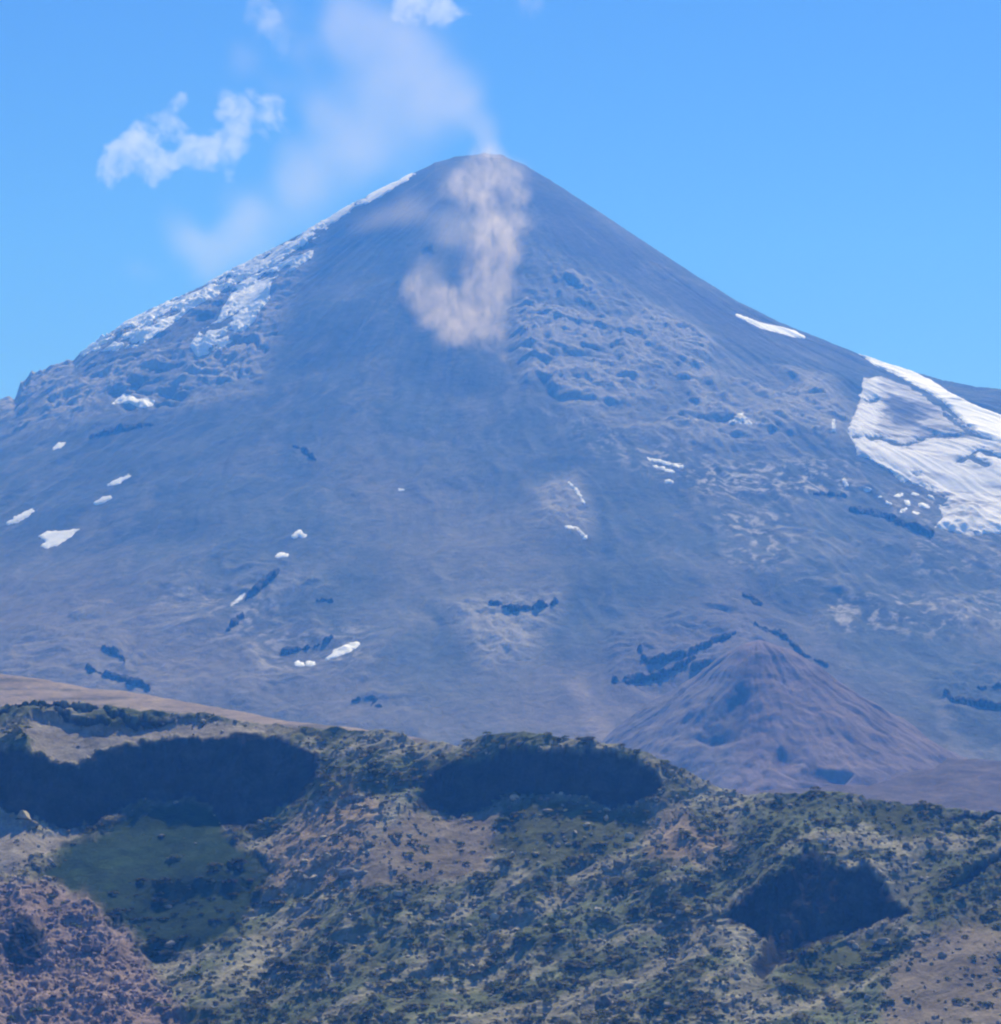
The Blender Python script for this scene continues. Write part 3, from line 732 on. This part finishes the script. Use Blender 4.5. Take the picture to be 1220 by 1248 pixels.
fg_mat = ground_material('stony_hillside', 0.09, 0.42, .32, .8, 1.6)
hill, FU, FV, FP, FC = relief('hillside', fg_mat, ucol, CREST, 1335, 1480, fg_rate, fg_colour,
    'near hillside of dark scarps, scrub and pale stones along the bottom', 'hillside', fg_disp, crest_y=lambda u_: 1890 + 24 * np.sin(u_ / 210.0), blur=6.0)
print('fg grid', FP.shape)

# ------------------------------------------------------------------ scrub and rubble scattered on the hillside
nrm = np.cross(np.gradient(FP, axis=1), np.gradient(FP, axis=0)); nrm /= np.linalg.norm(nrm, axis=-1, keepdims=True) + 1e-9
nrm *= np.sign(nrm[..., 2:3] + 1e-9)
inview = (FU > -330) & (FU < 1550)
S_, T_ = FP[..., 0] * .8 - FP[..., 1] * .6, FP[..., 0] * .6 + FP[..., 1] * .8
clump = fbm(S_ / 16, T_ / 60, FP[..., 2] / 40, 4, .6) * .8 + .55 * fbm(FP[..., 0] / 60, FP[..., 1] / 60, FP[..., 2] / 40, 3)
crest_left = sstep(FU, 520, 420) * sstep(FV, 925, 895)
def pick(weight, n):
    w_ = np.clip(weight * inview * np.gradient(FU, axis=1), 0, None).ravel(); w_ /= w_.sum()
    return rng.choice(w_.size, n, p=w_, replace=False)
def leaf_clump(n, r):
    """leaf cards spread over a lumpy dome"""
    d = r.normal(size=(n, 3)); d /= np.linalg.norm(d, axis=1, keepdims=True); d[:, 2] = np.abs(d[:, 2]) * 1.0 - .15
    rad = r.uniform(.55, 1.05, (n, 1)); p = d * rad * np.array([1, 1, .85])
    a_ = np.cross(d, r.normal(size=(n, 3))); a_ /= np.linalg.norm(a_, axis=1, keepdims=True)
    nn = d + .7 * r.normal(size=(n, 3)); b_ = np.cross(nn, a_); b_ /= np.linalg.norm(b_, axis=1, keepdims=True)
    s_ = r.uniform(.16, .36, (n, 1))
    return np.stack([p - a_ * s_ - b_ * s_, p + a_ * s_ - b_ * s_ * .6, p + a_ * s_ * .8 + b_ * s_, p - a_ * s_ * .7 + b_ * s_ * .8], 1)
variants = [leaf_clump(34, rng) for _ in range(8)]
slope_ok = sstep(nrm[..., 2], .35, .7)
scrub_w = slope_ok * np.clip(.10 + 1.2 * clump + .5 * ZN['gully'], .01, 2) * (1 - .9 * crest_left) * (1 - .97 * ZN['fan']) * (1 - .85 * ZN['tan']) * (1 - .97 * ZN['pale']) * (1 - ZN['scarp']) * (1 - .6 * ZN['red']) * (1 - .6 * ZN['warm']) + .22 * ZN['teal'] * (1 - ZN['scarp'])
idx = pick(scrub_w, 8600)
Pv = FP.reshape(-1, 3)[idx]; sz = rng.gamma(1.2, .85, len(idx)) + .45
vs, cs = [], []
base_c = np.array([(0.125, 0.142, 0.070), (0.16, 0.162, 0.088), (0.185, 0.175, 0.105), (0.10, 0.125, 0.064)])
for k, (p, s_) in enumerate(zip(Pv, sz)):
    lv = variants[k % 8]; a_ = rng.uniform(0, 6.28); ca, sa = math.cos(a_), math.sin(a_)
    q_ = lv * s_ * np.array([1.25, 1.25, rng.uniform(.4, .75)])
    q_ = np.stack([q_[..., 0] * ca - q_[..., 1] * sa, q_[..., 0] * sa + q_[..., 1] * ca, q_[..., 2] + s_ * .25], -1) + p
    vs.append(q_.reshape(-1, 3))
    cs.append(np.tile(base_c[rng.integers(0, 4)] * rng.uniform(.7, 1.35) * (1 - .55 * ZN['teal'].ravel()[idx[k]]), (q_.shape[0] * 4, 1)))
vs = np.concatenate(vs); cs = np.concatenate(cs)
leaf = bpy.data.materials.new('scrub_leaves'); t = NT(leaf)
at = t.n('ShaderNodeVertexColor'); at.layer_name = 'tint'
df = t.n('ShaderNodeBsdfDiffuse'); tr = t.n('ShaderNodeBsdfTranslucent'); mx = t.n('ShaderNodeMixShader'); mx.inputs[0].default_value = .45
t.l(at.outputs[0], df.inputs[0]); t.l(at.outputs[0], tr.inputs[0]); t.l(df.outputs[0], mx.inputs[1]); t.l(tr.outputs[0], mx.inputs[2]); t.l(mx.outputs[0], t.out.inputs['Surface'])
o = mesh_from('scrub', vs, quads=np.arange(len(vs)).reshape(-1, 4), mat=leaf, smooth=False, colors=cs)
tag(o, 'low dark green scrub covering the near hillside', 'scrub', 'stuff')

def icosphere():
    ph = (1 + 5 ** .5) / 2
    v = np.array([(-1, ph, 0), (1, ph, 0), (-1, -ph, 0), (1, -ph, 0), (0, -1, ph), (0, 1, ph), (0, -1, -ph), (0, 1, -ph), (ph, 0, -1), (ph, 0, 1), (-ph, 0, -1), (-ph, 0, 1)], float)
    f = [(0, 11, 5), (0, 5, 1), (0, 1, 7), (0, 7, 10), (0, 10, 11), (1, 5, 9), (5, 11, 4), (11, 10, 2), (10, 7, 6), (7, 1, 8), (3, 9, 4), (3, 4, 2), (3, 2, 6), (3, 6, 8), (3, 8, 9), (4, 9, 5), (2, 4, 11), (6, 2, 10), (8, 6, 7), (9, 8, 1)]
    v = list(v / np.linalg.norm(v[0])); cache = {}
    def mid(a, b):
        k = (min(a, b), max(a, b))
        if k not in cache:
            m_ = v[a] + v[b]; v.append(m_ / np.linalg.norm(m_)); cache[k] = len(v) - 1
        return cache[k]
    g = []
    for a, b, c_ in f:
        x_, y_, z_ = mid(a, b), mid(b, c_), mid(c_, a); g += [(a, x_, z_), (b, y_, x_), (c_, z_, y_), (x_, y_, z_)]
    return np.array(v), np.array(g)
IV, IF = icosphere()
def rock_shape(r):
    v = IV * (1 + .38 * r.normal(size=(1, 1)) * 0 + .75 * perlin(IV[:, 0] * 1.3 + r.uniform(0, 90), IV[:, 1] * 1.3, IV[:, 2] * 1.3)[:, None])
    for _ in range(5):                                    # flat broken faces
        n_ = r.normal(size=3); n_ /= np.linalg.norm(n_); d_ = v @ n_; k_ = r.uniform(.45, .75)
        v = v - np.clip(d_ - k_, 0, None)[:, None] * n_
    return v
rocks = [rock_shape(rng) for _ in range(10)]
rub_w = slope_ok * np.clip(.35 - .8 * clump - .3 * ZN['gully'], 0.02, 2) * (1 - .97 * ZN['fan']) * (1 - .8 * ZN['teal']) * (1 - .5 * ZN['tan']) * (1 - .9 * ZN['pale']) * (1 - ZN['scarp']) * (1 - .6 * ZN['green']) * (1 + 1.0 * ZN['red'])
idx = pick(rub_w, 8400)
vs, fs, cs = [], [], []
for k, i in enumerate(idx):
    s_ = rng.gamma(1.6, .42) + .35; a_ = rng.uniform(0, 6.28); ca, sa = math.cos(a_), math.sin(a_)
    q_ = rocks[k % 10] * s_ * np.array([rng.uniform(.9, 1.7), rng.uniform(.8, 1.2), rng.uniform(.6, 1.0)])
    q_ = np.stack([q_[:, 0] * ca - q_[:, 1] * sa, q_[:, 0] * sa + q_[:, 1] * ca, q_[:, 2] + .15 * s_], -1) + FP.reshape(-1, 3)[i]
    vs.append(q_); fs.append(IF + k * len(IV)); rd = ZN['red'].ravel()[i]
    cs.append(np.tile((np.array((0.34, 0.30, 0.22)) * (1 - rd) + np.array((0.29, 0.22, 0.20)) * rd) * rng.uniform(.55, 1.5), (len(IV), 1)))
rock_mat = ground_material('pale_stone', 0.5, 2.0, .3, .6, .3)
o = mesh_from('rubble', np.concatenate(vs), tris=np.concatenate(fs), mat=rock_mat, smooth=False, colors=np.concatenate(cs))
tag(o, 'pale loose stones strewn among the scrub on the near hillside', 'rubble', 'stuff')

# single pale outcrops that stand out on the hillside
def outcrop(label, u_, v_, rad, n, sx=1.3, sz=.8, seed=0):
    r2_ = np.random.default_rng(seed)
    k = np.argmin((FU - u_) ** 2 + (FV - v_) ** 2); p0 = FP.reshape(-1, 3)[k]; R_ = rad * p0[1] / F
    vs, fs = [], []
    for j in range(n):
        q_ = rock_shape(r2_) * R_ * (1 if j == 0 else r2_.uniform(.4, .75)) * np.array([sx, 1, sz])
        vs.append(q_ + (0 if j == 0 else np.array([r2_.uniform(-1, 1) * R_ * sx, -r2_.uniform(0, .8) * R_, r2_.uniform(-.3, .3) * R_])) + p0); fs.append(IF + j * len(IV))
    tmp = mesh_from('tmp', np.concatenate(vs), tris=np.concatenate(fs), base=p0)
    rm = tmp.modifiers.new('remesh', 'REMESH'); rm.mode = 'VOXEL'; rm.voxel_size = R_ * .09
    bpy.context.view_layer.update()
    me = bpy.data.meshes.new_from_object(tmp.evaluated_get(bpy.context.evaluated_depsgraph_get()))
    bpy.data.objects.remove(tmp)
    o = bpy.data.objects.new('rock_outcrop', me); o.location = p0; COL.objects.link(o)
    at = me.color_attributes.new('tint', 'FLOAT_COLOR', 'POINT')
    at.data.foreach_set('color', np.tile(np.array((.30, .285, .26, 1), np.float32), len(me.vertices)))
    me.materials.clear(); me.materials.append(rock_mat)
    tag(o, label, 'rock outcrop', None, 'pale rock outcrops on the hillside')
outcrop('pale rounded rock outcrop above a dark cleft on the left half of the hillside', 366, 1114, 9, 4, 1.1, 1.1, 1)
outcrop('wide lumpy pale rock outcrop at the foot of the tan slope', 428, 1068, 10, 5, 1.7, .8, 2)
outcrop('narrow upright pale rock beside a dark hollow near the middle of the hillside', 597, 1146, 5, 2, .6, 1.8, 3)
outcrop('small pale rock beside the dark woods at left', 206, 1106, 4, 2, 1.1, .9, 4)
outcrop('pale rock cap on the rim right of the largest scarp', 434, 972, 8, 4, 1.4, .8, 5)

# ------------------------------------------------------------------ ground sheet under everything
gx = np.concatenate([np.linspace(-6300, -900, 28), np.linspace(-850, 850, 60), np.linspace(900, 6300, 28)]); gy = np.concatenate([np.linspace(-1400, -40, 25), np.linspace(-30, 1600, 110), np.linspace(1650, 12300, 90)])
x, y = np.meshgrid(gx, gy)
z = np.interp(y, [-1400, -60, -12, 4, 60, 500, 1100, 1500, 1800, 2300, 2900, 12300], [12, -1, -1.7, -1.75, -19, -150, -215, -220, -215, -120, -90, -90])
z = z + np.where(y > 40, fbm(x / 160, y / 160, np.float32(1), 4) * 16, 0) + np.where((np.hypot(x, y) < 40), 0, fbm(x / 40, y / 40, np.float32(4), 3) * 1.0 * (y > 20))
gc = np.empty(x.shape + (3,), np.float32); gc[:] = (0.09, 0.09, 0.06); gc *= 1 + .4 * fbm(x / 90, y / 90, np.float32(6), 4)[..., None]
o = mesh_from('ground', np.stack([x, y, z], -1), quads=grid_quads(len(gy), len(gx)), mat=ground_material('valley_ground', .08, .5, .3, .5, 1.0), colors=gc.reshape(-1, 3))
tag(o, 'grassy valley floor below and beyond the near hillside', 'ground', 'structure')

# ------------------------------------------------------------------ vapour: ash and clouds
def vapour(name, label, cat, blobs, density, colour, nscale, ncut, soft_=0.35, aniso=0.2, voxel=14.0, step=1.0, detail=5, absorb=None, warp=0.0, fine=0.0, along=None, ak=0.0, group=None, stretch=(1, 1, 1)):
    """volume whose density is the sum of soft balls eroded by noise, bounded by one closed hull round those balls"""
    B = np.array([b[:3] for b in blobs], float); rad = np.array([b[3] for b in blobs], float); wt_ = [b[4] if len(b) > 4 else 1.0 for b in blobs]
    base = np.array([B[:, 0].mean(), B[:, 1].mean(), B[:, 2].min()])
    vs, fs = [], []
    for k, (p, r_) in enumerate(zip(B, rad)):
        sph = IV * r_ * .95
        if along is not None: sph = sph + (sph @ np.array(along))[:, None] * np.array(along) * (ak / (1 - ak))
        vs.append(sph + p); fs.append(IF + k * len(IV))
    tmp = mesh_from('hull', np.concatenate(vs), tris=np.concatenate(fs), base=base)
    rm = tmp.modifiers.new('remesh', 'REMESH'); rm.mode = 'VOXEL'; rm.voxel_size = voxel; rm.use_smooth_shade = True
    bpy.context.view_layer.update()
    dg = bpy.context.evaluated_depsgraph_get()
    me = bpy.data.meshes.new_from_object(tmp.evaluated_get(dg))
    bpy.data.objects.remove(tmp)
    me.name = name
    o = bpy.data.objects.new(name, me); o.location = base; COL.objects.link(o)
    m = bpy.data.materials.new(name + '_air'); t = NT(m)
    gp = t.n('ShaderNodeNewGeometry')
    sub = t.n('ShaderNodeVectorMath'); sub.operation = 'SUBTRACT'; t.l(gp.outputs['Position'], sub.inputs[0]); sub.inputs[1].default_value = base
    co = sub.outputs[0]
    st_ = t.n('ShaderNodeVectorMath'); st_.operation = 'MULTIPLY'; t.l(co, st_.inputs[0]); st_.inputs[1].default_value = stretch
    cn = st_.outputs[0]
    if warp:
        nz_ = t.n('ShaderNodeTexNoise'); nz_.inputs['Scale'].default_value = nscale * .8; nz_.inputs['Detail'].default_value = 2
        t.l(co, nz_.inputs['Vector'])
        a1 = t.n('ShaderNodeVectorMath'); a1.operation = 'SUBTRACT'; t.l(nz_.outputs['Color'], a1.inputs[0]); a1.inputs[1].default_value = (.5, .5, .5)
        a2 = t.n('ShaderNodeVectorMath'); a2.operation = 'SCALE'; t.l(a1.outputs[0], a2.inputs[0]); a2.inputs['Scale'].default_value = warp
        a3 = t.n('ShaderNodeVectorMath'); a3.operation = 'ADD'; t.l(co, a3.inputs[0]); t.l(a2.outputs[0], a3.inputs[1]); co = a3.outputs[0]
    ctr = B - base
    if along is not None:
        dt = t.n('ShaderNodeVectorMath'); dt.operation = 'DOT_PRODUCT'; t.l(co, dt.inputs[0]); dt.inputs[1].default_value = along
        sc_ = t.n('ShaderNodeVectorMath'); sc_.operation = 'SCALE'; sc_.inputs[0].default_value = along; t.l(t.math('MULTIPLY', dt.outputs['Value'], ak), sc_.inputs['Scale'])
        sb_ = t.n('ShaderNodeVectorMath'); sb_.operation = 'SUBTRACT'; t.l(co, sb_.inputs[0]); t.l(sc_.outputs[0], sb_.inputs[1]); co = sb_.outputs[0]
        ctr = ctr - (ctr @ np.array(along))[:, None] * np.array(along) * ak
    tot = None
    for p, r_, w_ in zip(ctr, rad, wt_):
        d = t.n('ShaderNodeVectorMath'); d.operation = 'DISTANCE'; t.l(co, d.inputs[0]); d.inputs[1].default_value = p
        f = t.mapr(d.outputs['Value'], r_ * .94, 0, 0, w_, True)
        tot = f if tot is None else t.math('ADD', tot, f)
    nz1 = t.noise(cn, nscale, detail, .6, .4)
    fld = t.math('SUBTRACT', t.math('MINIMUM', tot, 1.0), t.math('MULTIPLY', t.math('SUBTRACT', nz1, .32), ncut))
    dens = t.math('MULTIPLY', t.mapr(fld, 0.0, soft_, 0, 1, True), density)
    dens = t.math('MULTIPLY', dens, t.mapr(tot, 0.0, .12, 0, 1))
    if fine: dens = t.math('MULTIPLY', dens, t.mapr(t.noise(cn, fine, 5, .65, .8), .36, .64, .08, 2.1))
    pv = t.n('ShaderNodeVolumePrincipled')
    pv.inputs['Color'].default_value = (*colour, 1); pv.inputs['Anisotropy'].default_value = aniso
    if absorb: pv.inputs['Absorption Color'].default_value = (*absorb, 1)
    t.l(dens, pv.inputs['Density']); t.l(pv.outputs[0], t.out.inputs['Volume'])
    m.cycles.volume_step_rate = step
    me.materials.clear(); me.materials.append(m)
    return tag(o, label, cat, None, group)

def on_slope(pts, lift=.35, wt_=1.0):
    out = []
    for u_, v_, r_ in pts:
        p = hit(u_, v_); R_ = r_ * p[1] / F
        d_ = p / np.linalg.norm(p)
        p = p - d_ * R_ * lift
        out.append((*p, R_, wt_))
    return out
def in_sky(pts, y_, wt_=1.0, sway=0.0, grow=1.0):
    out = []
    for k, (u_, v_, r_) in enumerate(pts):
        x_, yy_, z_ = at_y(u_, v_, y_ + sway * math.sin(k * 2.1)); out.append((float(x_), float(yy_), float(z_), r_ * grow * y_ / F, wt_))
    return out
DPOLY = [(578, 186), (612, 182), (642, 212), (652, 258), (640, 308), (626, 345), (632, 362), (612, 400), (612, 432), (570, 430), (520, 408), (486, 378), (492, 352), (524, 344), (562, 345), (578, 300), (562, 262), (546, 228)]
pts = []
r_ = np.random.default_rng(11)
for _ in range(4000):
    a_, b_ = r_.uniform(480, 660), r_.uniform(180, 440); q_ = float(sdf_poly(np.array([a_]), np.array([b_]), DPOLY)[0])
    if q_ > 7 and all(math.hypot(a_ - p[0], b_ - p[1]) > 15.5 for p in pts): pts.append((a_, b_, r_.uniform(29, 39)))
pts = pts[:56] + [(606, 190, 26), (616, 440, 17), (622, 452, 13), (627, 463, 10), (632, 473, 8)]
dust = on_slope(pts, .45, .8) + on_slope([(548, 262, 34), (540, 300, 34), (518, 325, 32), (556, 328, 30), (562, 288, 30), (505, 345, 28)], .45, .34) + in_sky([(598, 176, 24), (592, 158, 24), (582, 138, 26), (568, 116, 28), (552, 94, 28)], 7960, .22)
vapour('dust_avalanche', 'thick tan dust cloud tumbling down the gully from the volcano summit', 'dust cloud', dust, 0.0062, (0.96, 0.86, 0.75), 0.010, .60, 1.6, .35, 10, .35, 3, warp=44, stretch=(1, .55, .5), fine=.034, along=(0.0, .84, .543), ak=.5)
drift = on_slope([(545, 232, 60), (500, 262, 66), (450, 275, 56), (556, 290, 66), (520, 335, 52), (600, 230, 44)], .5, 1.0) + \
    in_sky([(600, 182, 34), (592, 162, 40)], 7960, 1.0) + in_sky([(594, 170, 30), (580, 140, 46), (562, 108, 60), (538, 140, 84), (505, 100, 96), (475, 175, 104), (425, 140, 96), (400, 210, 92), (360, 205, 56), (350, 255, 80), (300, 280, 66), (240, 290, 52), (455, 70, 90), (525, 60, 66),
            (490, 20, 76), (420, 40, 70), (370, 70, 50)], 7900, .7, 60) + in_sky([(300, 70, 60), (230, 305, 60), (180, 330, 50), (320, 330, 56), (420, 10, 80), (345, 20, 60), (260, 330, 56), (380, 130, 60), (330, 110, 46), (290, 240, 60), (270, 300, 60), (210, 270, 50)], 7900, .6, 60)
vapour('ash_plume', 'thin pinkish ash veil drifting left from the volcano summit', 'ash plume', drift, 0.0040, (0.93, 0.85, 0.75), 0.0050, .75, 1.7, .3, 26, 1.0, 5, warp=130)
CLY = 15500
cw = dict(cat='cloud', density=0.0036, colour=(1, 1, 1), nscale=0.0095, ncut=2.8, soft_=.8, aniso=.3, voxel=14, step=.7, detail=6, warp=190)
vapour('cloud', 'torn white cloud with ragged peaks left of the summit', blobs=in_sky([(130, 212, 14), (142, 200, 17), (152, 180, 17), (166, 166, 18), (182, 182, 19), (172, 198, 18), (192, 204, 17), (212, 198, 13), (236, 190, 17), (252, 180, 18), (262, 196, 17), (280, 196, 14),
    (288, 172, 19), (280, 146, 18), (284, 122, 15), (306, 128, 15), (332, 130, 14), (330, 150, 20), (204, 150, 14), (222, 166, 13), (194, 138, 11), (222, 122, 13)], CLY, grow=2.25), **cw)
vapour('cloud', 'white cloud cut off by the top edge above the summit', blobs=in_sky([(488, 4, 16), (508, 6, 19), (532, 6, 22), (550, 8, 18)], CLY, grow=2.25), **cw)
cw['density'] = 0.0014
vapour('cloud', 'faint small wisp of cloud high at upper left', blobs=in_sky([(312, 18, 18), (328, 24, 19), (338, 44, 15), (344, 60, 10)], CLY, grow=2.25), **cw)
vapour('cloud', 'barely visible smear of cloud at the top right of centre', blobs=in_sky([(636, 6, 12), (652, 6, 12)], CLY, grow=2.25), **cw)

# ------------------------------------------------------------------ render settings
scene.view_settings.view_transform = 'Standard'
scene.view_settings.look = 'None'
scene.view_settings.exposure = 0.32
scene.view_settings.gamma = 1.0
scene.view_settings.use_curve_mapping = False
scene.render.engine = 'CYCLES'
cy = scene.cycles
cy.use_denoising = True
cy.max_bounces = 6; cy.diffuse_bounces = 2; cy.glossy_bounces = 1; cy.transmission_bounces = 2; cy.volume_bounces = 4; cy.transparent_max_bounces = 8
cy.volume_max_steps = 256
cy.filter_width = 2.2
